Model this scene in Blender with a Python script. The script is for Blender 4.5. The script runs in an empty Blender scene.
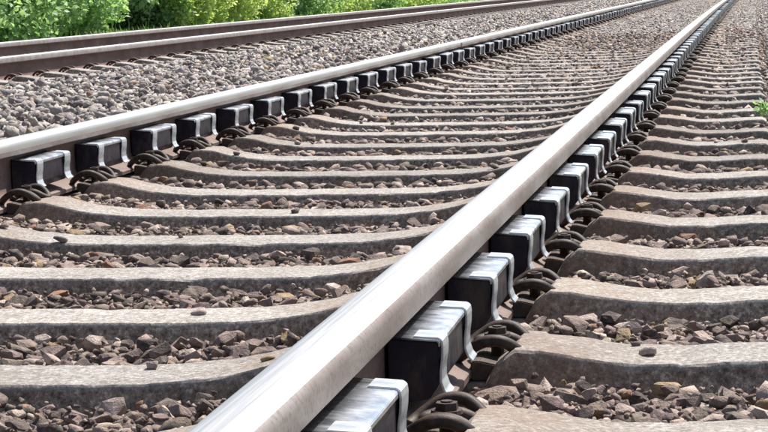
import bpy, bmesh, math, random
import numpy as np
from mathutils import Vector, Matrix

rng = np.random.default_rng(7)
random.seed(7)
scene = bpy.context.scene
COL = scene.collection

# ------------------------------------------------------------------ camera
F_PX, YAW, PITCH, ROLL, CAMX, CAMZ, CURV = 2237.23, 0.16108, 0.10264, -0.02327, 1.2194, 0.3904, 0.00015
fw = Vector((-math.sin(YAW) * math.cos(PITCH), math.cos(YAW) * math.cos(PITCH), -math.sin(PITCH)))
rt0 = Vector((math.cos(YAW), math.sin(YAW), 0))
up0 = rt0.cross(fw)
rt = rt0 * math.cos(ROLL) + up0 * math.sin(ROLL)
up = up0 * math.cos(ROLL) - rt0 * math.sin(ROLL)
cam = bpy.data.objects.new('camera', bpy.data.cameras.new('camera'))
COL.objects.link(cam)
m = Matrix((rt, up, -fw)).transposed().to_4x4()
m.translation = Vector((CAMX, 0, CAMZ))
cam.matrix_world = m
cam.data.sensor_width = 36.0
cam.data.lens = F_PX / 768 * 36.0
cam.data.clip_start = 0.05
cam.data.clip_end = 5000
scene.camera = cam

# ------------------------------------------------------------------ sky and sun
SUN_EL, SUN_AZ = math.radians(58), math.radians(28)     # azimuth clockwise from +Y (along the track)
world = bpy.data.worlds.new('World')
scene.world = world
world.use_nodes = True
wn = world.node_tree
bg = wn.nodes['Background']
sky = wn.nodes.new('ShaderNodeTexSky')
sky.sky_type = 'NISHITA'
sky.sun_disc = False
sky.sun_elevation = SUN_EL
sky.sun_rotation = SUN_AZ
sky.dust_density = 2.5
sky.air_density = 1.0
wn.links.new(sky.outputs[0], bg.inputs[0])
bg.inputs[1].default_value = 0.1
sun = bpy.data.objects.new('sun', bpy.data.lights.new('sun', 'SUN'))
COL.objects.link(sun)
sun.data.energy = 5.0
sun.data.angle = math.radians(0.53)
sun.data.color = (1.0, 0.95, 0.88)
sdir = Vector((math.sin(SUN_AZ) * math.cos(SUN_EL), math.cos(SUN_AZ) * math.cos(SUN_EL), math.sin(SUN_EL)))
sun.rotation_euler = sdir.to_track_quat('Z', 'Y').to_euler()
sun.location = (5, 5, 20)
scene.view_settings.view_transform = 'Standard'
scene.view_settings.look = 'None'
scene.view_settings.gamma = 1
scene.view_settings.exposure = 0.6

# ------------------------------------------------------------------ helpers
def curve_x(lat, y):
    return lat + CURV * y * y / 2

def heading(y):
    return -CURV * y

def tag(o, label=None, cat=None, group=None, kind=None):
    if label: o['label'] = label
    if cat: o['category'] = cat
    if group: o['group'] = group
    if kind: o['kind'] = kind
    return o

def link(name, mesh, parent=None, mats=None):
    o = bpy.data.objects.new(name, mesh)
    COL.objects.link(o)
    o.parent = parent
    if mats is not None:
        for mm in (mats if isinstance(mats, (list, tuple)) else [mats]):
            mesh.materials.append(mm)
    return o

def mesh_from(name, verts, faces, smooth=False):
    me = bpy.data.meshes.new(name)
    me.from_pydata([tuple(v) for v in verts], [], faces)
    me.validate()
    if smooth:
        me.polygons.foreach_set('use_smooth', [True] * len(me.polygons))
    me.update()
    return me

def tri_mesh(name, V, T):
    me = bpy.data.meshes.new(name)
    me.vertices.add(len(V)); me.vertices.foreach_set('co', np.ascontiguousarray(V, np.float32).ravel())
    n = len(T); k = T.shape[1]
    me.loops.add(n * k); me.loops.foreach_set('vertex_index', np.ascontiguousarray(T, np.int32).ravel())
    me.polygons.add(n); me.polygons.foreach_set('loop_start', np.arange(0, n * k, k, dtype=np.int32))
    me.update(calc_edges=True)
    return me

def bevelled(me, width, segs=2):
    bm = bmesh.new(); bm.from_mesh(me)
    bmesh.ops.recalc_face_normals(bm, faces=bm.faces)
    bmesh.ops.bevel(bm, geom=bm.edges[:], offset=width, segments=segs, affect='EDGES', clamp_overlap=True)
    bm.to_mesh(me); bm.free()
    return me

def prism_y(name, prof, y0, y1, bev=0):
    """polygon in (x, z) extruded along y"""
    n = len(prof)
    V = [(x, y0, z) for x, z in prof] + [(x, y1, z) for x, z in prof]
    Fc = [tuple(range(n)), tuple(range(2 * n - 1, n - 1, -1))] + [(i, i + n, (i + 1) % n + n, (i + 1) % n) for i in range(n)]
    me = mesh_from(name, V, Fc)
    bm = bmesh.new(); bm.from_mesh(me); bmesh.ops.recalc_face_normals(bm, faces=bm.faces); bm.to_mesh(me); bm.free()
    if bev: bevelled(me, bev)
    return me

def tube(name, pts, r, sides=8, sub=5):
    P = [Vector(p) for p in pts]
    Q = []
    for i in range(len(P) - 1):
        a = P[max(i - 1, 0)]; b = P[i]; c = P[i + 1]; d = P[min(i + 2, len(P) - 1)]
        for s in range(sub):
            t = s / sub
            Q.append(0.5 * ((2 * b) + (c - a) * t + (2 * a - 5 * b + 4 * c - d) * t * t + (3 * b - a - 3 * c + d) * t ** 3))
    Q.append(P[-1])
    V = []; Fc = []; nrm = Vector((0, 0, 1))
    for i, q in enumerate(Q):
        tg = (Q[min(i + 1, len(Q) - 1)] - Q[max(i - 1, 0)]).normalized()
        nrm = (nrm - tg * nrm.dot(tg)).normalized(); bn = tg.cross(nrm)
        for s in range(sides):
            a = 2 * math.pi * s / sides
            V.append(q + (nrm * math.cos(a) + bn * math.sin(a)) * r)
    n = len(Q)
    for i in range(n - 1):
        for s in range(sides):
            s2 = (s + 1) % sides
            Fc.append((i * sides + s, i * sides + s2, (i + 1) * sides + s2, (i + 1) * sides + s))
    Fc.append(tuple(range(sides - 1, -1, -1))); Fc.append(tuple(range((n - 1) * sides, n * sides)))
    return mesh_from(name, V, Fc, True)

# projection in 768 x 432 photograph pixels, for counting what the camera sees
def project(p):
    d = Vector(p) - Vector((CAMX, 0, CAMZ)); z = d.dot(fw)
    return 384 + F_PX * d.dot(rt) / z, 216 - F_PX * d.dot(up) / z, z

def ordinal(n):
    return '%d%s' % (n, 'th' if 10 <= n % 100 <= 20 else {1: 'st', 2: 'nd', 3: 'rd'}.get(n % 10, 'th'))

# ------------------------------------------------------------------ materials
class Mat:
    def __init__(self, name):
        self.m = bpy.data.materials.new(name); self.m.use_nodes = True
        self.t = self.m.node_tree; self.n = self.t.nodes; self.b = self.n['Principled BSDF']
    def node(self, typ, **kw):
        o = self.n.new(typ)
        for k, v in kw.items(): setattr(o, k, v)
        return o
    def link(self, a, b): self.t.links.new(a, b)
    def coord(self, which='Object'):
        return self.node('ShaderNodeTexCoord').outputs[which]
    def noise(self, scale, detail=4, rough=0.6, vec=None, dist=0.0):
        o = self.node('ShaderNodeTexNoise'); o.inputs['Scale'].default_value = scale; o.inputs['Detail'].default_value = detail
        o.inputs['Roughness'].default_value = rough; o.inputs['Distortion'].default_value = dist
        if vec is not None: self.link(vec, o.inputs['Vector'])
        return o.outputs['Fac']
    def ramp(self, fac, stops, interp='LINEAR'):
        o = self.node('ShaderNodeValToRGB'); cr = o.color_ramp; cr.interpolation = interp
        while len(cr.elements) < len(stops): cr.elements.new(0.5)
        for e, (p, c) in zip(cr.elements, stops):
            e.position = p; e.color = (c, c, c, 1) if isinstance(c, (int, float)) else (*c, 1)
        self.link(fac, o.inputs[0]); return o.outputs[0]
    def mix(self, fac, a, b, mode='MIX'):
        o = self.node('ShaderNodeMix', data_type='RGBA', blend_type=mode)
        for sock, v in ((o.inputs[0], fac), (o.inputs[6], a), (o.inputs[7], b)):
            if isinstance(v, (int, float)): sock.default_value = v
            elif isinstance(v, tuple): sock.default_value = (*v, 1)
            else: self.link(v, sock)
        return o.outputs[2]
    def math(self, op, a, b=0.0, c=None):
        o = self.node('ShaderNodeMath', operation=op)
        for s, v in zip(o.inputs, (a, b, c)):
            if v is None: continue
            if isinstance(v, (int, float)): s.default_value = v
            else: self.link(v, s)
        return o.outputs[0]
    def vmath(self, op, a, b):
        o = self.node('ShaderNodeVectorMath', operation=op)
        for s, v in zip(o.inputs, (a, b)):
            if isinstance(v, tuple): s.default_value = v
            else: self.link(v, s)
        return o.outputs[0]
    def sep(self, v):
        o = self.node('ShaderNodeSeparateXYZ'); self.link(v, o.inputs[0]); return o.outputs
    def bump(self, h, strength=0.4, dist=0.005):
        o = self.node('ShaderNodeBump'); o.inputs['Strength'].default_value = strength; o.inputs['Distance'].default_value = dist
        self.link(h, o.inputs['Height']); self.link(o.outputs[0], self.b.inputs['Normal'])
    def set(self, **kw):
        for k, v in kw.items():
            s = self.b.inputs[k.replace('_', ' ')]
            if isinstance(v, tuple): s.default_value = (*v, 1) if len(v) == 3 else v
            elif isinstance(v, (int, float)): s.default_value = v
            else: self.link(v, s)
        return self

def mat_concrete(name='weathered_concrete', stain=0.95):
    k = Mat(name); oc = k.coord()
    rnd = k.node('ShaderNodeObjectInfo').outputs['Random']
    off = k.node('ShaderNodeCombineXYZ'); k.link(k.math('MULTIPLY', rnd, 37.0), off.inputs[0]); k.link(k.math('MULTIPLY', rnd, 91.0), off.inputs[1])
    v = k.vmath('ADD', oc, off.outputs[0])
    big = k.noise(5, 4, 0.6, v); mid = k.noise(26, 5, 0.65, v); fine = k.noise(115, 5, 0.8, v)
    base = k.ramp(big, [(0.3, (0.285, 0.27, 0.248)), (0.7, (0.415, 0.40, 0.375))])
    base = k.mix(k.ramp(mid, [(0.32, 0.75), (0.55, 0.0)]), base, (0.21, 0.18, 0.155))
    base = k.mix(k.ramp(fine, [(0.38, 0.95), (0.49, 0.0)]), base, (0.15, 0.13, 0.115))
    base = k.mix(k.ramp(fine, [(0.53, 0.0), (0.62, 0.8)]), base, (0.64, 0.62, 0.58))
    g = k.noise(95, 5, 0.8, v)
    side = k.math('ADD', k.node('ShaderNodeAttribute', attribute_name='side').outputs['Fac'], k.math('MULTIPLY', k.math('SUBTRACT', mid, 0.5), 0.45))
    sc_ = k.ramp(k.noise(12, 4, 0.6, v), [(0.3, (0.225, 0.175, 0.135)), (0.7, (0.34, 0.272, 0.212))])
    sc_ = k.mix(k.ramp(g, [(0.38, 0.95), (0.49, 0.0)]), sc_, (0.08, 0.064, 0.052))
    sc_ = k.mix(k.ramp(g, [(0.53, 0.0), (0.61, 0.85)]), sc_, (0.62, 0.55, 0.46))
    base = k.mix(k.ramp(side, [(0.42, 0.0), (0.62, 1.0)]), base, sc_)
    base = k.mix(k.ramp(k.noise(3.2, 5, 0.7, v, 0.6), [(0.54, 0.0), (0.68, 0.5)]), base, (0.2, 0.17, 0.14))
    # rust and brake dust washed out from the rail seats
    ax = k.math('ABSOLUTE', k.sep(oc)[0]); d = k.math('ABSOLUTE', k.math('SUBTRACT', ax, 0.7535))
    st = k.math('MULTIPLY', k.ramp(d, [(0.1, stain), (0.4, 0.0)]), k.ramp(k.noise(9, 4, 0.7, v), [(0.3, 0.2), (0.65, 1.0)]))
    base = k.mix(st, base, (0.23, 0.155, 0.11))
    # every sleeper weathers a little differently
    base = k.mix(1.0, base, k.ramp(rnd, [(0, (0.76, 0.74, 0.72)), (0.3, (0.94, 0.93, 0.92)), (0.7, (1.0, 0.98, 0.96)), (1, (1.12, 1.1, 1.07))]), 'MULTIPLY')
    k.set(Base_Color=base, Roughness=0.92)
    k.bump(k.math('ADD', k.math('MULTIPLY', mid, 0.5), fine), 0.7, 0.006)
    return k.m

def mat_polished():
    k = Mat('polished_running_steel'); oc = k.coord()
    v = k.vmath('MULTIPLY', oc, (60, 0.6, 1)); st = k.noise(4, 4, 0.6, v)
    bl = k.noise(6, 3, 0.5, k.vmath('MULTIPLY', oc, (12, 1, 1)))
    k.set(Base_Color=k.mix(k.math('MULTIPLY', bl, 0.3), (0.64, 0.625, 0.60), (0.48, 0.455, 0.43)), Metallic=1.0, Roughness=k.ramp(st, [(0.3, 0.34), (0.7, 0.5)]))
    k.bump(st, 0.06, 0.001)
    return k.m

def mat_rust(name='rust_filmed_steel', tone=(1, 1, 1)):
    k = Mat(name); oc = k.coord()
    a = k.noise(9, 5, 0.65, k.vmath('MULTIPLY', oc, (1, 0.35, 1))); b = k.noise(120, 4, 0.7, oc)
    c = k.ramp(a, [(0.3, (0.20, 0.145, 0.12)), (0.6, (0.31, 0.245, 0.215)), (0.8, (0.38, 0.32, 0.285))])
    c = k.mix(k.ramp(b, [(0.35, 0.6), (0.5, 0.0)]), c, (0.13, 0.085, 0.065))
    c = k.mix(1.0, c, tone, 'MULTIPLY')
    k.set(Base_Color=c, Roughness=k.ramp(a, [(0.3, 0.75), (0.7, 0.5)]), Metallic=0.15)
    k.bump(b, 0.3, 0.001)
    return k.m

def mat_simple(name, c0, c1, rough, metal=0.0, scale=40, bump=0.2, coat=0.0, spec=0.5):
    k = Mat(name); oc = k.coord(); a = k.noise(scale, 5, 0.65, oc)
    k.set(Base_Color=k.ramp(a, [(0.3, c0), (0.7, c1)]), Roughness=rough, Metallic=metal, Coat_Weight=coat, Specular_IOR_Level=spec)
    k.bump(k.noise(scale * 4, 3, 0.6, oc), bump, 0.001)
    return k.m

def mat_clip():
    k = Mat('bright_spring_steel'); oc = k.coord(); rnd = k.node('ShaderNodeObjectInfo').outputs['Random']
    a = k.noise(30, 4, 0.6, oc)
    c = k.ramp(a, [(0.3, (0.52, 0.57, 0.62)), (0.7, (0.74, 0.77, 0.79))])
    c = k.mix(k.math('MULTIPLY', k.ramp(k.noise(22, 5, 0.7, oc), [(0.55, 0.0), (0.72, 0.7)]), rnd), c, (0.34, 0.26, 0.19))
    k.set(Base_Color=c, Metallic=0.6, Roughness=k.ramp(a, [(0.3, 0.25), (0.7, 0.38)]))
    return k.m

def mat_plate():
    k = Mat('streaked_cover_plate'); oc = k.coord(); rnd = k.node('ShaderNodeObjectInfo').outputs['Random']
    off = k.node('ShaderNodeCombineXYZ'); k.link(k.math('MULTIPLY', rnd, 50.0), off.inputs[1])
    v = k.vmath('ADD', oc, off.outputs[0])
    a = k.noise(30, 4, 0.6, v); st = k.noise(1, 5, 0.7, k.vmath('MULTIPLY', v, (16, 70, 1)))
    c = k.ramp(a, [(0.3, (0.60, 0.65, 0.70)), (0.7, (0.84, 0.86, 0.88))])
    # dark blue in streaks, strongest at the rail edge and fading outward
    e = k.math('ADD', k.sep(oc)[0], k.math('MULTIPLY', k.math('SUBTRACT', st, 0.5), 0.05))
    f = k.ramp(e, [(0.026, 0.93), (0.064, 0.0)])
    k.set(Base_Color=k.mix(f, c, (0.03, 0.042, 0.07)), Metallic=0.95, Roughness=k.ramp(a, [(0.3, 0.22), (0.7, 0.36)]))
    return k.m

def mat_core():
    k = Mat('dark_damper_core'); oc = k.coord(); rnd = k.node('ShaderNodeObjectInfo').outputs['Random']
    off = k.node('ShaderNodeCombineXYZ'); k.link(k.math('MULTIPLY', rnd, 70.0), off.inputs[1])
    v = k.vmath('ADD', oc, off.outputs[0])
    c = k.ramp(k.noise(28, 5, 0.65, v), [(0.3, (0.006, 0.006, 0.014)), (0.7, (0.022, 0.02, 0.036))])
    dust = k.ramp(k.noise(17, 5, 0.72, k.vmath('MULTIPLY', v, (1, 1, 0.35))), [(0.5, 0.0), (0.68, 0.75)])
    c = k.mix(k.math('MULTIPLY', dust, k.ramp(rnd, [(0.0, 0.15), (1.0, 0.9)])), c, (0.12, 0.085, 0.06))
    k.set(Base_Color=c, Roughness=k.ramp(dust, [(0.0, 0.33), (1.0, 0.8)]), Specular_IOR_Level=0.4)
    k.bump(k.noise(110, 3, 0.6, v), 0.3, 0.001)
    return k.m

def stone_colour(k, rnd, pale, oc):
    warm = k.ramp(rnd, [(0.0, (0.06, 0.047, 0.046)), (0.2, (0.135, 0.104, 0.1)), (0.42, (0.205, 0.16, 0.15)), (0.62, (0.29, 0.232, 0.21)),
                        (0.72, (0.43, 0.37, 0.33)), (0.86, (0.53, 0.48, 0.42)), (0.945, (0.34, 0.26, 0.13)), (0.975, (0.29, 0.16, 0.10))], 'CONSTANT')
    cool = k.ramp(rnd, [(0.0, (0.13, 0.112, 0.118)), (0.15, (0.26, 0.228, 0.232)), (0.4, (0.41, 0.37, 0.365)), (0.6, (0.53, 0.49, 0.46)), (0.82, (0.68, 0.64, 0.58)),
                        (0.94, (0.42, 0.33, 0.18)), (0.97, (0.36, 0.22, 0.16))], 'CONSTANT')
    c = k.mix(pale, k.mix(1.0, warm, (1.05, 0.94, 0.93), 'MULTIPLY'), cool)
    a = k.noise(60, 5, 0.7, oc); b = k.noise(330, 3, 0.7, oc)
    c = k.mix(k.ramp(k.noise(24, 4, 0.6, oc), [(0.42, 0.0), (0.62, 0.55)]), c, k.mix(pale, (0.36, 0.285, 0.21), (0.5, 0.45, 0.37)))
    c = k.mix(1.0, c, k.ramp(a, [(0.3, 0.55), (0.7, 1.3)]), 'MULTIPLY')
    c = k.mix(k.ramp(b, [(0.58, 0.0), (0.72, 0.35)]), c, (0.5, 0.46, 0.42))
    k.set(Base_Color=c, Roughness=0.85)
    k.bump(k.math('ADD', a, k.math('MULTIPLY', b, 0.5)), 0.85, 0.009)
    bv = k.node('ShaderNodeBevel', samples=3); bv.inputs['Radius'].default_value = 0.0018
    for nd in k.n:
        if nd.type == 'BUMP': k.link(bv.outputs[0], nd.inputs['Normal'])

def mat_stone_single():
    k = Mat('ballast_stone'); stone_colour(k, k.node('ShaderNodeObjectInfo').outputs['Random'], 0.0, k.node('ShaderNodeNewGeometry').outputs['Position']); return k.m

def mat_stone_mass():
    k = Mat('ballast_stones')
    stone_colour(k, k.node('ShaderNodeAttribute', attribute_name='rnd').outputs['Fac'], k.node('ShaderNodeAttribute', attribute_name='pale').outputs['Fac'], k.node('ShaderNodeNewGeometry').outputs['Position'])
    return k.m

def mat_bed():
    k = Mat('dusty_fine_ballast'); oc = k.coord()
    vo = k.node('ShaderNodeTexVoronoi'); vo.inputs['Scale'].default_value = 34; k.link(oc, vo.inputs['Vector'])
    c = k.ramp(k.sep(vo.outputs['Color'])[0], [(0.0, (0.10, 0.085, 0.08)), (0.4, (0.19, 0.165, 0.15)), (0.8, (0.28, 0.25, 0.23)), (1, (0.36, 0.33, 0.3))])
    c = k.mix(k.ramp(k.noise(1.2, 3, 0.5, oc), [(0.4, 0.0), (0.7, 0.5)]), c, (0.2, 0.15, 0.12))
    k.set(Base_Color=c, Roughness=0.95)
    k.bump(vo.outputs['Distance'], 1.0, 0.03)
    return k.m

def mat_ground():
    k = Mat('grassy_earth'); oc = k.coord(); a = k.noise(0.7, 5, 0.6, oc); b = k.noise(9, 5, 0.7, oc)
    c = k.ramp(a, [(0.35, (0.07, 0.12, 0.025)), (0.6, (0.11, 0.17, 0.035)), (0.75, (0.16, 0.15, 0.07))])
    c = k.mix(1.0, c, k.ramp(b, [(0.3, 0.6), (0.7, 1.3)]), 'MULTIPLY')
    k.set(Base_Color=c, Roughness=0.95); k.bump(b, 1.0, 0.08)
    return k.m

def mat_leaf(name, lo, mid, hi):
    k = Mat(name)
    r = k.node('ShaderNodeAttribute', attribute_name='rnd').outputs['Fac']
    c = k.ramp(r, [(0.0, lo), (0.5, mid), (1.0, hi)])
    k.set(Base_Color=c, Roughness=0.5)
    tr = k.node('ShaderNodeBsdfTranslucent'); k.link(k.mix(1.0, c, (1.2, 1.3, 0.8), 'MULTIPLY'), tr.inputs[0])
    mx = k.node('ShaderNodeMixShader'); mx.inputs[0].default_value = 0.5
    k.link(k.b.outputs[0], mx.inputs[1]); k.link(tr.outputs[0], mx.inputs[2])
    k.link(mx.outputs[0], k.n['Material Output'].inputs['Surface'])
    return k.m

M = dict(concrete=mat_concrete(), concrete_far=mat_concrete('bleached_concrete', 0.15), polished=mat_polished(), rust=mat_rust(tone=(0.6, 0.53, 0.52)), headside=mat_rust('dusty_head_side', (0.8, 0.88, 0.95)), oldrust=mat_rust('deep_rust_steel', (0.46, 0.33, 0.31)), dull=mat_simple('dull_rail_head', (0.22, 0.195, 0.185), (0.38, 0.35, 0.335), 0.6, 0.3, 14, 0.2), clip=mat_clip(), stone=mat_stone_single(), stones=mat_stone_mass(),
         bed=mat_bed(), ground=mat_ground(),
         rubber=mat_core(),
         plate=mat_plate(),
         clamp=mat_simple('oily_clamp_steel', (0.008, 0.006, 0.005), (0.07, 0.04, 0.027), 0.62, 0.0, 45, 0.5, 0.0, 0.4),
         guide=mat_simple('dusty_guide_plate', (0.02, 0.013, 0.01), (0.10, 0.064, 0.045), 0.75, 0, 50, 0.3),
         oldclamp=mat_simple('rusty_clamp_steel', (0.05, 0.03, 0.025), (0.11, 0.06, 0.045), 0.7, 0.2, 60, 0.2),
         bark=mat_simple('stem_bark', (0.05, 0.04, 0.03), (0.11, 0.09, 0.06), 0.9, 0, 30, 0.4),
         leaf_mid=mat_leaf('mid_green_leaf', (0.18, 0.30, 0.14), (0.32, 0.48, 0.24), (0.48, 0.62, 0.38)),
         leaf_dark=mat_leaf('dark_green_leaf', (0.05, 0.11, 0.045), (0.08, 0.17, 0.065), (0.13, 0.24, 0.1)),
         leaf_pale=mat_leaf('yellow_green_leaf', (0.30, 0.40, 0.14), (0.48, 0.58, 0.23), (0.64, 0.68, 0.36)),
         grass=mat_leaf('meadow_grass', (0.12, 0.24, 0.06), (0.2, 0.36, 0.09), (0.34, 0.45, 0.16)))

# ------------------------------------------------------------------ layout
G, PITCH_S = 0.7535, 0.6
Y_BLOCK0 = 2.777                      # near end of a damper
Y_SLEEPER0 = Y_BLOCK0 - 0.145         # centre of a sleeper
TRACK2_X, TRACK2_Z = -4.46, -0.025
Y_FAR = 62.0

TOP = [(0, -.185), (.2, -.185), (.36, -.182), (.44, -.174), (.5, -.164), (.56, -.148), (.6, -.145), (.63, -.149), (.655, -.1785), (.852, -.1785), (.868, -.15), (.895, -.129),
       (.93, -.131), (.98, -.139), (1.05, -.149), (1.13, -.150), (1.22, -.145), (1.285, -.144), (1.3, -.152)]
def sleeper_top(ax):
    return np.interp(ax, [a for a, _ in TOP], [b for _, b in TOP])
BEDT = [(0, -.185), (.36, -.182), (.5, -.17), (.6, -.16), (.75, -.17), (.9, -.145), (1.05, -.149), (1.3, -.15)]
def bed_z(lat, y):
    lat = np.asarray(lat, float)
    near = np.interp(np.abs(lat), [a for a, _ in BEDT], [b for _, b in BEDT]) - 0.043
    t2 = np.interp(np.abs(lat - TRACK2_X), [a for a, _ in BEDT], [b for _, b in BEDT]) - 0.062 + TRACK2_Z + 0.042 * np.clip((np.abs(lat - TRACK2_X) - 1.06) / .14, 0, 1)
    mid = -0.215 + 0.035 * np.clip((-1.5 - lat) / .9, 0, 1)
    z = np.where(lat > -1.3, near, np.where(lat < -3.16, t2, mid))
    bl = np.clip((lat + 1.55) / 0.25, 0, 1); z = np.where((lat <= -1.3) & (lat > -1.55), near * bl + mid * (1 - bl), z)
    bl = np.clip((-2.9 - lat) / 0.26, 0, 1); z = np.where((lat >= -3.16) & (lat < -2.9), t2 * bl + mid * (1 - bl), z)
    near_zone = (lat > -1.3) & (lat < 1.3)
    z = np.where(near_zone, z + 0.028 * np.clip((np.asarray(y, float) - 6) / 15, 0, 1), z)
    z = np.where(lat > 1.3, -.202 - np.clip(lat - 1.75, 0, 9) * 0.6, z)
    z = np.where(lat < -5.76, TRACK2_Z - .21 - np.clip(-6.1 - lat, 0, 9) * 0.5, z)
    return z

# ------------------------------------------------------------------ ground
def build_ground():
    lats = np.concatenate([[-900, -300, -90, -40, -24], np.arange(-16, -5, 0.5), [-4, 0, 2.5, 3.2, 4, 6, 10, 30, 90, 300, 900]])
    ys = np.concatenate([[-900, -200, -50, -10], np.arange(0, 130, 1.5), [160, 220, 400, 900, 2000]])
    X, Y = np.meshgrid(lats, ys)
    Z = np.interp(X, [-900, -24, -14, -9.5, -7.6, -6.8, -5, 0, 2.5, 3.2, 900], [3.0, 1.4, 0.55, -.1, -.3, -.62, -.7, -.7, -.75, -.78, -.8])
    Z = Z + 0.05 * np.sin(X * 1.7 + Y * 0.6) * (np.abs(X + 11) < 5)
    Xc = X + CURV * np.clip(Y, 0, 130) ** 2 / 2
    V = np.stack([Xc, Y, Z], -1).reshape(-1, 3)
    ny, nx = X.shape
    i = (np.arange(ny - 1)[:, None] * nx + np.arange(nx - 1)[None]).ravel()
    T = np.stack([i, i + 1, i + nx + 1, i + nx], -1)
    o = link('ground', tri_mesh('ground', V, T), None, M['ground'])
    tag(o, kind='structure')
build_ground()

def build_bed():
    lats = np.concatenate([[-7.4], np.arange(-6.9, 2.7, 0.06), [2.75]])
    ys = np.concatenate([np.arange(-3, 62, 0.15), np.arange(62, 140, 1.0)])
    X, Y = np.meshgrid(lats, ys)
    Z = bed_z(X, Y) - 0.008 + rng.normal(0, 0.006, X.shape)
    V = np.stack([X + CURV * Y * Y / 2, Y, Z], -1).reshape(-1, 3)
    ny, nx = X.shape
    i = (np.arange(ny - 1)[:, None] * nx + np.arange(nx - 1)[None]).ravel()
    T = np.stack([i, i + 1, i + nx + 1, i + nx], -1)
    o = link('ballast_bed', tri_mesh('ballast_bed', V, T), None, M['bed'])
    tag(o, kind='structure')
    return o
bed = build_bed()

# ------------------------------------------------------------------ rails
HEAD = [(-.014, -.0485), (-.0365, -.0395), (-.0368, -.036), (-.0364, -.027), (-.036, -.015), (-.0342, -.0085), (-.030, -.0038), (-.024, -.0016), (-.012, -.0004), (0, 0),
        (.012, -.0004), (.024, -.0016), (.030, -.0038), (.0342, -.0085), (.036, -.015), (.0364, -.027), (.0368, -.036), (.0365, -.0395), (.014, -.0485)]
WEB_R = [(.014, -.0485), (.0098, -.056), (.0083, -.075), (.0083, -.1), (.0095, -.125), (.0125, -.138), (.02, -.1455)]
FOOT_R = [(.02, -.1455), (.045, -.153), (.072, -.1605), (.075, -.1625), (.075, -.172)]
YS_RAIL = np.concatenate([np.arange(-1.5, 60, 0.5), np.arange(60, 140, 2.0)])

def sweep(name, prof, closed, lat, zoff, mats, pick=None, jitter=0.0):
    n = len(prof); V = []
    for y in YS_RAIL:
        for x, z in prof:
            V.append((curve_x(lat, y) + x, y, z + zoff))
    Fc = []; idx = []
    for i in range(len(YS_RAIL) - 1):
        for s in range(n if closed else n - 1):
            s2 = (s + 1) % n
            Fc.append((i * n + s, i * n + s2, (i + 1) * n + s2, (i + 1) * n + s)); idx.append(pick(s) if pick else 0)
    me = mesh_from(name, V, Fc)
    for mm in mats: me.materials.append(mm)
    me.polygons.foreach_set('material_index', idx)
    bm = bmesh.new(); bm.from_mesh(me); bmesh.ops.recalc_face_normals(bm, faces=bm.faces); bm.to_mesh(me); bm.free()
    me.polygons.foreach_set('use_smooth', [True] * len(me.polygons))
    if hasattr(me, 'set_sharp_from_angle'): me.set_sharp_from_angle(angle=math.radians(35))
    return me

def build_rail(lat, zoff, label, gauge=0, rust='rust'):
    root = bpy.data.objects.new('rail', None); COL.objects.link(root); root.location = (0, 0, 0)
    tag(root, label, 'rail', 'rails of the two tracks')
    link('rail_head', sweep('rail_head', HEAD, True, lat, zoff, [M['dull'] if rust == 'oldrust' else M['headside'], M['polished']], lambda s: 1 if (6 <= s <= 11 or (gauge > 0 and 12 <= s <= 14) or (gauge < 0 and 3 <= s <= 5)) else 0), root)
    web = WEB_R + [(-a, b) for a, b in reversed(WEB_R)]
    link('web', sweep('web', web, True, lat, zoff, [M[rust]]), root)
    foot = FOOT_R + [(-a, b) for a, b in reversed(FOOT_R)]
    link('foot', sweep('foot', foot, True, lat, zoff, [M[rust]]), root)
    return root
rail_r = build_rail(G, 0, 'wide polished steel rail running up the middle from the bottom edge', -1)
rail_l = build_rail(-G, 0, 'polished steel rail of the near track with dark dampers on its inner side', 1)
build_rail(TRACK2_X + G, TRACK2_Z, 'rust brown rail of the far track nearest the loose stones', 0, 'oldrust')
build_rail(TRACK2_X - G, TRACK2_Z, 'rust brown rail of the far track beside the green bushes', 0, 'oldrust')

# a welded joint under the head of the left rail
wl = 15.3
wm = prism_y('weld_collar', [(-.04, -.0405), (-.04, -.013), (.04, -.013), (.04, -.0405), (.016, -.052), (.013, -.13), (-.013, -.13), (-.016, -.052)], -.03, .03, 0.003)
w = link('weld_collar', wm, rail_l, M['rust']); w.location = (curve_x(-G, wl), wl, 0)

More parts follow.
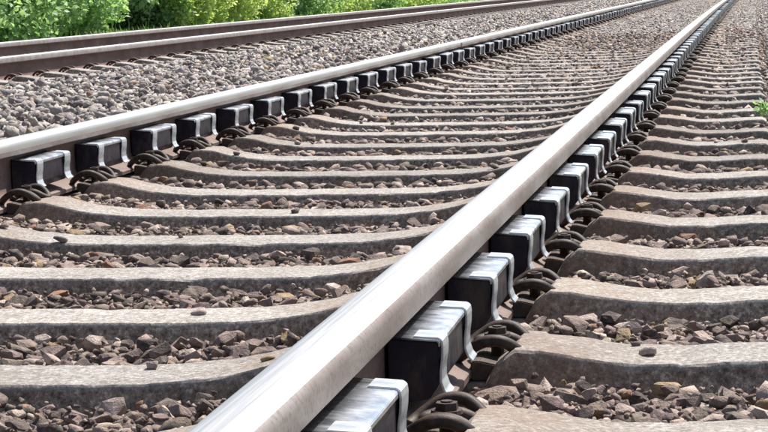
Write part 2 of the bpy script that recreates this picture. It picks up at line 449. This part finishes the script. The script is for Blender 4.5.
# ------------------------------------------------------------------ sleepers
def sleeper_mesh(seed, rough=0.0007):
    r = np.random.default_rng(seed)
    xs = np.unique(np.concatenate([np.linspace(-1.3, 1.3, 105), [s * a for a, _ in TOP for s in (-1, 1)]]))
    # cross-section: y, drop below the top surface
    cs = [(-.15, .2), (-.118, .10), (-.0985, .045), (-.0925, .018), (-.0895, .0055), (-.0855, .001), (-.045, 0), (0, 0), (.045, 0), (.0855, .001), (.0895, .0055), (.0925, .018), (.0985, .045), (.118, .10), (.15, .2)]
    V = []; n = len(cs)
    low = np.cumsum(r.normal(0, .35, (len(xs), 2)), 0); low = (low - low.mean(0)) / max(1, np.abs(low).max()) * 0.0006
    chips = np.maximum(0, np.stack([np.convolve(r.normal(-.0035, .0038, len(xs)), [.25, .5, .25], 'same') for _ in range(2)], -1))
    for i, x in enumerate(xs):
        zt = sleeper_top(abs(x)); seat = .66 < abs(x) < .85
        chip = chips[i]
        for j, (y, d) in enumerate(cs):
            yy = y + (low[i, 0] if y < 0 else low[i, 1]) * (0.3 < abs(y) / .15) + r.normal(0, rough * .5)
            dz = r.normal(0, rough * (0.4 if abs(y) < .06 else 0.8)) if not seat else 0
            c = chip[0] if y < -.07 else chip[1] if y > .07 else 0
            zz = zt - d + dz - (c if d < .01 else 0)
            if d >= .2: zz = -.34
            V.append((x, yy, zz))
    Fc = []
    for i in range(len(xs) - 1):
        for j in range(n):
            j2 = (j + 1) % n
            Fc.append((i * n + j, (i + 1) * n + j, (i + 1) * n + j2, i * n + j2))
    Fc.append(tuple(range(n))); Fc.append(tuple(range((len(xs) - 1) * n + n - 1, (len(xs) - 1) * n - 1, -1)))
    me = mesh_from('concrete_sleeper', V, Fc)
    bm = bmesh.new(); bm.from_mesh(me); bmesh.ops.recalc_face_normals(bm, faces=bm.faces); bm.to_mesh(me); bm.free()
    me.polygons.foreach_set('use_smooth', [True] * len(me.polygons))
    if hasattr(me, 'set_sharp_from_angle'): me.set_sharp_from_angle(angle=math.radians(32))
    me.materials.append(M['concrete'])
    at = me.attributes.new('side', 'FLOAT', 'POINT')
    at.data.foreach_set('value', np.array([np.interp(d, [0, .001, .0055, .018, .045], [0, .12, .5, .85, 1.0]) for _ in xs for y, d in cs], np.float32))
    return me
SLEEPERS = [sleeper_mesh(100 + i) for i in range(9)]
SLEEPERS_FAR = [sleeper_mesh(140 + i) for i in range(4)]
for me in SLEEPERS_FAR: me.materials[0] = M['concrete_far']

# rail fastening in seat coordinates: x outward from the rail centre, y along the rail, z from the rail top
arm = [(.054, .040, -.1495), (.062, .056, -.144), (.078, .067, -.132), (.099, .072, -.121), (.124, .070, -.122), (.146, .058, -.138), (.153, .042, -.147), (.144, .030, -.142),
       (.124, .023, -.131), (.104, .020, -.128), (.088, .015, -.131)]
path = arm + [(.081, 0, -.132)] + [(a, -b, c) for a, b, c in reversed(arm)]
CLAMP = tube('tension_clamp', path, .0088, 8, 4); CLAMP.materials.append(M['clamp'])
CLAMP_OLD = tube('tension_clamp_old', path, .0085, 6, 2); CLAMP_OLD.materials.append(M['oldclamp'])
GUIDE = prism_y('guide_plate', [(.0765, -.178), (.0765, -.150), (.088, -.149), (.13, -.158), (.140, -.166), (.147, -.158), (.163, -.147), (.172, -.152), (.172, -.178)], -.074, .074, .002)
GUIDE.materials.append(M['guide'])
def screw_mesh():
    bm = bmesh.new()
    for r, z0, z1, n in ((.020, -.1245, -.120, 16), (.0150, -.120, -.111, 6), (.010, -.165, -.12, 10), (.0075, -.111, -.109, 8)):
        mt = Matrix.Translation((.108, 0, (z0 + z1) / 2))
        bmesh.ops.create_cone(bm, cap_ends=True, segments=n, radius1=r, radius2=r * .94, depth=z1 - z0, matrix=mt)
    me = bpy.data.meshes.new('screw'); bm.to_mesh(me); bm.free(); me.materials.append(M['clamp'])
    return me
SCREW = screw_mesh()

def fastening(root, lat, side, full, clamp=CLAMP):
    """side +1: on the right of that rail, -1: on its left"""
    for nm, me in (('tension_clamp', clamp), ('guide_plate', GUIDE)):
        if nm == 'guide_plate' and not full: continue
        c = link(nm, me, root); c.location = (lat, 0, 0); c.rotation_euler = (0, 0, 0 if side > 0 else math.pi)
        if nm == 'tension_clamp' and full:
            s = link('screw', SCREW, c); s.rotation_euler = (0, 0, random.uniform(0, 1) * 0)

sleeper_ys = []
n = -1; count = 0
while True:
    y = Y_SLEEPER0 + PITCH_S * n
    if y > Y_FAR: break
    n += 1
    sleeper_ys.append(y)
    o = link('concrete_sleeper', random.choice(SLEEPERS))
    yy = y + random.gauss(0, .006)
    o.location = (curve_x(0, yy) + random.gauss(0, .006), yy, random.gauss(0, .0015)); o.rotation_euler = (0, 0, heading(yy) + random.gauss(0, .003))
    px, py, d = project((curve_x(1.1, yy), yy + .09, -.15))
    if py < 432: count += 1
    lab = 'pale concrete sleeper under the near track, %s one up from the bottom edge' % ordinal(count) if count else 'concrete sleeper just below the bottom edge of the picture'
    if not count and y < 1.95: bpy.data.objects.remove(o); sleeper_ys.pop(); continue
    tag(o, lab, 'railway sleeper', 'sleepers of the near track')
    full = y < 26
    fastening(o, G, 1, full); fastening(o, -G, 1, full)
    if y < 12:
        fastening(o, G, -1, True); fastening(o, -G, -1, True)

count = 0
n = 0
while True:
    y = 10.75 + PITCH_S * n
    n += 1
    if y > Y_FAR + 6: break
    px, py, d = project((curve_x(TRACK2_X + 1.2, y), y, -.2))
    if px < 2: continue
    if px > 0: count += 1
    o = link('concrete_sleeper', random.choice(SLEEPERS_FAR))
    o.location = (curve_x(TRACK2_X, y), y, TRACK2_Z + .004); o.rotation_euler = (0, 0, heading(y))
    tag(o, 'pale sleeper end under the far rust brown track, %s from the left edge' % ordinal(max(count, 1)), 'railway sleeper', 'sleepers of the far track')
    fastening(o, G, 1, False, CLAMP_OLD); fastening(o, -G, 1, False, CLAMP_OLD)

# ------------------------------------------------------------------ rail dampers between the sleepers
BL = 0.31
CORE = prism_y('damper_block', [(.0135, -.058), (.0765, -.0625), (.0785, -.0645), (.0778, -.119), (.066, -.136), (.03, -.141), (.0135, -.132)], 0.002, BL - .002, 0.0025)
CORE.materials.append(M['rubber'])
PLATE = prism_y('cover_plate', [(.012, -.0545), (.0785, -.0590), (.0812, -.0615), (.0812, -.068), (.0792, -.068), (.0790, -.0630), (.0775, -.0612), (.012, -.0568)], -.0015, BL + .0015, 0.0008)
PLATE.materials.append(M['plate'])
band = [(.046, -.0545), (.079, -.0565), (.0838, -.0600), (.0850, -.068), (.0844, -.083), (.0820, -.100), (.0818, -.113), (.0858, -.125), (.0915, -.131)]
def strip(prof, th):
    out = []
    for i, (x, z) in enumerate(prof):
        a = prof[max(i - 1, 0)]; b = prof[min(i + 1, len(prof) - 1)]
        tx, tz = b[0] - a[0], b[1] - a[1]; L = math.hypot(tx, tz); out.append((x + tz / L * th, z - tx / L * th))
    return list(prof) + out[::-1]
BAND = prism_y('spring_clip', strip(band, .0028), 0, .052, 0.0008); BAND.materials.append(M['clip'])

def build_damper(lat, y, label, group):
    root = bpy.data.objects.new('rail_damper', None); COL.objects.link(root)
    root.location = (curve_x(lat, y), y, 0); root.rotation_euler = (0, 0, heading(y))
    tag(root, label, 'rail damper', group)
    dy = random.gauss(0, .006)
    root.rotation_euler = (random.gauss(0, .006), random.gauss(0, .008), heading(y))
    for nm, me in (('damper_block', CORE), ('cover_plate', PLATE)):
        o = link(nm, me, root); o.location = (0, dy, 0)
    for q in (0.004, BL - .056):
        o = link('spring_clip', BAND, root); o.location = (0, dy + q + random.gauss(0, .003), 0)
    if y < 12:      # the half on the other side of the web
        o = link('damper_block', CORE, root); o.rotation_euler = (0, 0, math.pi); o.location = (0, BL, 0)
for lat, ystart, where, grp in ((G, 1.6, 'middle', 'dampers on the outside of the middle rail'), (-G, 4.4, 'left', 'dampers on the inside of the left rail')):
    count = 0; n = -2
    while True:
        y = Y_BLOCK0 + PITCH_S * n; n += 1
        if y > Y_FAR: break
        if y < ystart: continue
        px, py, d = project((curve_x(lat + .08, y + BL), y + BL, -.06))
        if px > 0 and py < 432: count += 1
        if not count: continue
        side = 'middle rail, %s up from the bottom edge' if where == 'middle' else 'left rail, %s from the left edge'
        build_damper(lat, y, 'black damper block with shiny clips on the ' + side % ordinal(max(count, 1)), grp)

# ------------------------------------------------------------------ ballast stones
def hull(npts, seed, flat):
    r = np.random.default_rng(seed)
    p = r.normal(size=(npts, 3)); p /= (np.abs(p) ** 3.2).sum(1)[:, None] ** (1 / 3.2)
    p *= r.uniform(.82, 1.05, (npts, 1)); p *= np.array([1.0, r.uniform(.62, .85), flat])
    bm = bmesh.new()
    for q in p: bm.verts.new(q)
    res = bmesh.ops.convex_hull(bm, input=bm.verts[:])
    bmesh.ops.delete(bm, geom=[v for v in bm.verts if not v.link_faces], context='VERTS')
    bmesh.ops.triangulate(bm, faces=bm.faces[:])
    bm.verts.index_update()
    V = np.array([v.co[:] for v in bm.verts]); T = np.array([[v.index for v in f.verts] for f in bm.faces])
    bm.free(); return V, T
FINE = [hull(20, 10 + i, random.uniform(.36, .58)) for i in range(22)]
COARSE = [hull(9, 60 + i, random.uniform(.5, .75)) for i in range(12)]

def rot_mats(n, tilt):
    a = rng.uniform(0, 2 * np.pi, n); b = rng.normal(0, tilt, n); c = rng.normal(0, tilt, n)
    ca, sa, cb, sb, cc, sc = np.cos(a), np.sin(a), np.cos(b), np.sin(b), np.cos(c), np.sin(c)
    Rz = np.zeros((n, 3, 3)); Rz[:, 0, 0] = ca; Rz[:, 0, 1] = -sa; Rz[:, 1, 0] = sa; Rz[:, 1, 1] = ca; Rz[:, 2, 2] = 1
    Rx = np.zeros((n, 3, 3)); Rx[:, 0, 0] = 1; Rx[:, 1, 1] = cb; Rx[:, 1, 2] = -sb; Rx[:, 2, 1] = sb; Rx[:, 2, 2] = cb
    Ry = np.zeros((n, 3, 3)); Ry[:, 1, 1] = 1; Ry[:, 0, 0] = cc; Ry[:, 0, 2] = sc; Ry[:, 2, 0] = -sc; Ry[:, 2, 2] = cc
    return Rx @ Ry @ Rz

SY = np.array(sleeper_ys)
def scatter(x0, x1, y0, y1, step, rlo, rhi, lift, liftvar, keep=1.0, avoid=None, tilt=0.5):
    xs = np.arange(x0, x1, step); ys = np.arange(y0, y1, step)
    X, Y = np.meshgrid(xs, ys); X = X.ravel(); Y = Y.ravel()
    X = X + rng.uniform(-.5, .5, X.size) * step; Y = Y + rng.uniform(-.5, .5, Y.size) * step
    k = rng.uniform(size=X.size) < keep
    if avoid is not None:
        ph = (Y - avoid + PITCH_S / 2) % PITCH_S - PITCH_S / 2
        k &= np.abs(ph) > 0.118
    X, Y = X[k], Y[k]
    # keep clear of the view behind: nothing outside a generous wedge
    dx = X + CURV * Y * Y / 2 - CAMX
    ang = np.arctan2(dx, Y)
    k = (ang > -.36) & (ang < .055 + .25 / np.maximum(Y, .5)); X, Y = X[k], Y[k]
    R_ = rlo + (rhi - rlo) * rng.beta(1.6, 2.4, X.size)
    Z = bed_z(X, Y) + lift + rng.normal(0, liftvar, X.size)
    return np.stack([X, Y, Z, R_], -1)

sets_fine, sets_coarse = [], []
Ph = Y_SLEEPER0
sets_fine.append((scatter(-1.3, 1.75, 1.9, 8.5, .031, .012, .024, 0.002, .004, 1, Ph), 0.0))
sets_fine.append((scatter(-1.3, 1.75, 1.9, 8.5, .038, .012, .031, 0.012, .006, .85, Ph), 0.0))
sets_coarse.append((scatter(-1.3, 1.75, 1.9, 6.5, .021, .004, .011, 0.014, .006, .6, Ph), 0.0))
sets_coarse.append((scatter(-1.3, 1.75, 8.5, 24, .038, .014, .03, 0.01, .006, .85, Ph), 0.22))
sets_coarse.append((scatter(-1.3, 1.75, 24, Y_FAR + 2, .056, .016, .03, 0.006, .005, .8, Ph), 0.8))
sets_coarse.append((scatter(1.75, 2.7, 4, 40, .06, .016, .034, 0.006, .009, .9), 0.3))
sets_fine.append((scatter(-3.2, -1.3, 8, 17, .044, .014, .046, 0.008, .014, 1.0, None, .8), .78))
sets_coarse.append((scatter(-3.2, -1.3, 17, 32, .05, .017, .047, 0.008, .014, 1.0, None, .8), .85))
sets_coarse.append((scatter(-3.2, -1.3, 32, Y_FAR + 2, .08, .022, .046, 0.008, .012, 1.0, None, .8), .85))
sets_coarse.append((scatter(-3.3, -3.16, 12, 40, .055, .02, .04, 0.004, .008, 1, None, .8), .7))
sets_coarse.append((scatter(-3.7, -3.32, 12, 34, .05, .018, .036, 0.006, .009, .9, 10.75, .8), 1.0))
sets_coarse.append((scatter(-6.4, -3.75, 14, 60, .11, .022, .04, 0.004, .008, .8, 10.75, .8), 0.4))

# a few stray stones kicked up onto the sleepers
stray = []
for yy in SY[SY < 16]:
    for _ in range(rng.poisson(2.2)):
        lx = rng.uniform(-.6, 1.25)
        if .55 < abs(lx) < .93: continue
        rr = rng.uniform(.008, .02); stray.append((lx, yy + rng.uniform(-.07, .07), float(sleeper_top(abs(lx))) + rr * .3, rr))
sets_fine.append((np.array(stray), 0.2))

def expand(items, shapes, out):
    for A, pale in items:
        n = len(A); var = rng.integers(0, len(shapes), n); Rm = rot_mats(n, .34 if pale < .5 else .6)
        rnd = rng.uniform(size=n)
        P = A[:, :3].copy(); P[:, 0] += CURV * P[:, 1] ** 2 / 2
        out.append((P, A[:, 3], var, Rm, rnd, np.full(n, pale), shapes))
batches = []
expand(sets_fine, FINE, batches); expand(sets_coarse, COARSE, batches)

# the 300 that show largest become objects of their own
bpy.context.view_layer.update()
dg = bpy.context.evaluated_depsgraph_get()
cpos = Vector((CAMX, 0, CAMZ))
P, Rr = batches[1][0], batches[1][1]
D = P - np.array(cpos); zc = D @ np.array(fw)
u = 384 + F_PX * (D @ np.array(rt)) / zc; v = 216 - F_PX * (D @ np.array(up)) / zc
size = Rr * F_PX / zc * (1 + 6 * (P[:, 2] - bed_z(P[:, 0] - CURV * P[:, 1] ** 2 / 2, P[:, 1])))
ok = (u > 4) & (u < 764) & (v > 4) & (v < 428)
order = [i for i in np.argsort(-size) if ok[i]]
chosen = []
for i in order[:4000]:
    tgt = Vector(P[i]) + Vector((0, 0, Rr[i] * .4)); dr = tgt - cpos; L = dr.length
    hit, loc, *_ = scene.ray_cast(dg, cpos, dr.normalized(), distance=L - Rr[i] - .004)
    if not hit: chosen.append(i)
    if len(chosen) == 300: break
stone_meshes = []
for V, T in FINE:
    me = mesh_from('stone', V, [tuple(int(q) for q in t) for t in T]); me.materials.append(M['stone'])
    bm = bmesh.new(); bm.from_mesh(me); bmesh.ops.recalc_face_normals(bm, faces=bm.faces); bm.to_mesh(me); bm.free()
    stone_meshes.append(me)
b = batches[1]
for i in chosen:
    o = link('stone', stone_meshes[b[2][i]], bed)
    o.matrix_world = Matrix.Translation(Vector(b[0][i])) @ Matrix(b[3][i].tolist()).to_4x4() @ Matrix.Scale(b[1][i], 4)
mask = np.ones(len(b[1]), bool); mask[chosen] = False
batches[1] = tuple(x[mask] if isinstance(x, np.ndarray) else x for x in b)

VV, TT, RR, PP = [], [], [], []; base = 0
for P, Rr, var, Rm, rnd, pale, shapes in batches:
    for s, (V, T) in enumerate(shapes):
        k = np.nonzero(var == s)[0]
        if not len(k): continue
        W = np.einsum('nij,vj->nvi', Rm[k], V) * Rr[k][:, None, None] + P[k][:, None, :]
        nv = len(V)
        VV.append(W.reshape(-1, 3)); TT.append((T[None] + (base + np.arange(len(k)) * nv)[:, None, None]).reshape(-1, 3)); base += len(k) * nv
        RR.append(np.repeat(rnd[k], nv)); PP.append(np.repeat(pale[k], nv))
me = tri_mesh('loose_stones', np.concatenate(VV), np.concatenate(TT))
for nm, arr in (('rnd', RR), ('pale', PP)):
    at = me.attributes.new(nm, 'FLOAT', 'POINT'); at.data.foreach_set('value', np.concatenate(arr).astype(np.float32))
o = link('loose_stones', me, bed, M['stones']); tag(o, kind='stuff')
print('stones', sum(len(x[1]) for x in batches), 'tris', len(me.polygons), 'chosen', len(chosen))

# ------------------------------------------------------------------ plants
def leaf_mesh(name, P, size, r, up_bias=0.3, rnd=None):
    """one folded four-cornered leaf for each point"""
    n = len(P)
    d = r.normal(size=(n, 3)); d[:, 2] = d[:, 2] * .7 - .15; d /= np.linalg.norm(d, axis=1)[:, None]
    nn = r.normal(size=(n, 3)); nn[:, 2] += up_bias; s = np.cross(d, nn); s /= np.linalg.norm(s, axis=1)[:, None] + 1e-9
    nn = np.cross(s, d)
    L = size * r.uniform(.6, 1.3, (n, 1)); Wd = L * r.uniform(.26, .42, (n, 1))
    a = P; tip = P + d * L; m1 = P + d * L * .45 + s * Wd + nn * L * .1; m2 = P + d * L * .45 - s * Wd + nn * L * .1
    V = np.stack([a, m1, tip, m2], 1).reshape(-1, 3)
    i = np.arange(n) * 4
    T = np.concatenate([np.stack([i, i + 1, i + 2], -1), np.stack([i, i + 2, i + 3], -1)])
    me = tri_mesh(name, V, T)
    at = me.attributes.new('rnd', 'FLOAT', 'POINT'); at.data.foreach_set('value', np.repeat(rnd if rnd is not None else r.uniform(size=n), 4).astype(np.float32))
    return me

def shrub(lat, y, rx, ry, h, mat, label, leaf=.075, nleaf=5200, seed=0, gap=0.0):
    r = np.random.default_rng(500 + seed)
    z0 = float(np.interp(lat, [-24, -14, -9.5, -7.6, -6.8], [1.4, .55, -.1, -.3, -.62]))
    root = bpy.data.objects.new('shrub', None); COL.objects.link(root); root.location = (curve_x(lat, y), y, z0)
    tag(root, label, 'shrub', 'shrubs along the far track')
    # clumps spread through the crown's volume
    nc = 46
    c = r.normal(size=(nc, 3)); c /= np.linalg.norm(c, axis=1)[:, None]; c *= r.uniform(.45, 1.0, (nc, 1))
    C = np.stack([c[:, 0] * rx, c[:, 1] * ry, (c[:, 2] * .5 + .42) * h], -1)
    cr = r.uniform(.2, .4, nc) * (rx + h) * .5
    k = r.integers(0, nc, nleaf)
    q = r.normal(size=(nleaf, 3)); q /= np.linalg.norm(q, axis=1)[:, None]; q *= r.uniform(.5, 1.0, (nleaf, 1)) ** .5
    Pt = C[k] + q * cr[k][:, None]; Pt[:, 2] = np.abs(Pt[:, 2]) + .02
    shade = np.clip(r.normal(.5, .2, nc)[k] + r.normal(0, .14, nleaf), 0, 1)
    link('foliage', leaf_mesh('foliage', Pt, leaf, r, .8, shade), root, mat)
    Vs, Fs = [], []
    for s in range(7):
        t = C[r.integers(0, nc)] * .85; a = Vector((r.normal(0, .08), r.normal(0, .08), -.05)); e = Vector(t)
        mid = (a + e) / 2 + Vector((r.normal(0, .06), r.normal(0, .06), .1))
        me = tube('x', [a, mid, e], .012 + .008 * r.random(), 5, 3); b0 = len(Vs)
        Vs += [v.co[:] for v in me.vertices]; Fs += [tuple(i + b0 for i in p.vertices) for p in me.polygons]; bpy.data.meshes.remove(me)
    link('stems', mesh_from('stems', Vs, Fs, True), root, M['bark'])

def along(px, lat):
    """distance along the track at which the line at that lateral offset is seen in the direction of picture column px"""
    best = min(np.arange(14, 110, .1), key=lambda yy: abs(project((curve_x(lat, yy), yy, 0))[0] - px))
    return float(best)

SHRUBS = [
    (-14, -8.5, 1.5, 1.7, 'leaf_mid', 'leafy green bush filling the corner at the left edge of the picture'),
    (30, -8.6, 1.3, 1.9, 'leaf_mid', 'mid green bush between the left edge and the dark bush'),
    (66, -8.7, 1.1, 1.6, 'leaf_mid', 'green bush touching the left side of the dark bush'),
    (100, -9.2, 1.2, 2.2, 'leaf_dark', 'dark shady bush among the brighter green ones'),
    (135, -8.7, 1.1, 1.5, 'leaf_mid', 'green bush just right of the dark bush'),
    (172, -8.5, 1.2, 1.2, 'leaf_pale', 'first yellow green bush right of the dark bush'),
    (208, -8.5, 1.3, 1.4, 'leaf_pale', 'tallest yellow green bush behind the far track'),
    (245, -8.7, 1.3, 1.3, 'leaf_pale', 'yellow green bush third along from the dark bush'),
    (272, -9.3, 1.4, 1.6, 'leaf_dark', 'small dark patch of bush beyond the yellow green ones'),
    (296, -8.6, 1.3, 1.2, 'leaf_mid', 'green bush beyond the yellow green ones, above the far track'),
    (330, -8.6, 1.5, 1.2, 'leaf_pale', 'pale bush low behind the far rail, left of the last green bushes'),
    (358, -8.7, 1.8, 1.2, 'leaf_mid', 'third last green bush before the far rails leave the picture'),
    (385, -8.8, 2.1, 1.2, 'leaf_pale', 'second last bush, yellowish, at the top edge over the far rails'),
    (412, -8.8, 2.6, 1.2, 'leaf_mid', 'last green bush at the top edge where the far rails meet it'),
]
for i, (px, lat, r_, h_, mt, lab) in enumerate(SHRUBS):
    y = along(px, lat)
    shrub(lat, y, r_ * .75, r_ * 1.3, h_, M[mt], lab, leaf=.085, nleaf=13000, seed=i)

def grass():
    r = np.random.default_rng(91); n = 20000
    lat = -7.0 - r.exponential(.6, n); y = r.uniform(14, 100, n)
    tuft = .5 + .5 * np.sin(lat * 5 + np.sin(y * 1.9) * 2) * np.sin(y * 2.3 + lat)
    k = r.uniform(size=n) < .35 + .65 * tuft; lat, y, tuft = lat[k], y[k], tuft[k]; n = len(lat)
    z = np.interp(lat, [-24, -14, -9.5, -7.6, -6.8], [1.4, .55, -.1, -.3, -.62]) - .02
    h = r.uniform(.06, .2, n) * (.5 + .7 * tuft); a = r.uniform(0, 2 * np.pi, n); wv = r.uniform(.006, .014, n)
    lean = r.uniform(.1, .55, n) * h
    B = np.stack([lat + CURV * y * y / 2, y, z], -1); s = np.stack([np.cos(a), np.sin(a), a * 0], -1); t = np.stack([-np.sin(a), np.cos(a), a * 0], -1)
    M1 = B + t * lean[:, None] * .3; M1[:, 2] += h * .6; Tp = B + t * lean[:, None]; Tp[:, 2] += h
    V = np.stack([B - s * wv[:, None], B + s * wv[:, None], M1 + s * wv[:, None] * .8, M1 - s * wv[:, None] * .8, Tp], 1).reshape(-1, 3)
    i = np.arange(n) * 5
    T = np.concatenate([np.stack([i, i + 1, i + 2], -1), np.stack([i, i + 2, i + 3], -1), np.stack([i + 3, i + 2, i + 4], -1)])
    me = tri_mesh('grass', V, T)
    at = me.attributes.new('rnd', 'FLOAT', 'POINT'); at.data.foreach_set('value', np.repeat(r.uniform(size=n), 5).astype(np.float32))
    o = link('grass', me, None, M['grass']); tag(o, 'long green grass growing along the foot of the bushes', 'grass', kind='stuff')
grass()

def weed(lat, y, label, seed, n=26, s=.05):
    r = np.random.default_rng(seed)
    root = bpy.data.objects.new('weed', None); COL.objects.link(root)
    root.location = (curve_x(lat, y), y, float(bed_z(lat, y)))
    tag(root, label, 'weed')
    P_ = np.stack([r.normal(0, s * .6, n), r.normal(0, s * .8, n), r.uniform(.03, .085, n)], -1)
    link('leaves', leaf_mesh('leaves', P_, .024, r, 1.0), root, M['leaf_mid'])
    link('stem', tube('stem', [(0, 0, -.03), (.005, 0, .04), (0, .01, .09)], .003, 5, 3), root, M['bark'])
wl = min(np.arange(1.2, 1.6, .005), key=lambda q: abs(project((curve_x(q, 9.01), 9.01, -.12))[0] - 764))
weed(float(wl), 9.01, 'small green weed sprouting at the sleeper ends by the right edge', 3, 70, .022)
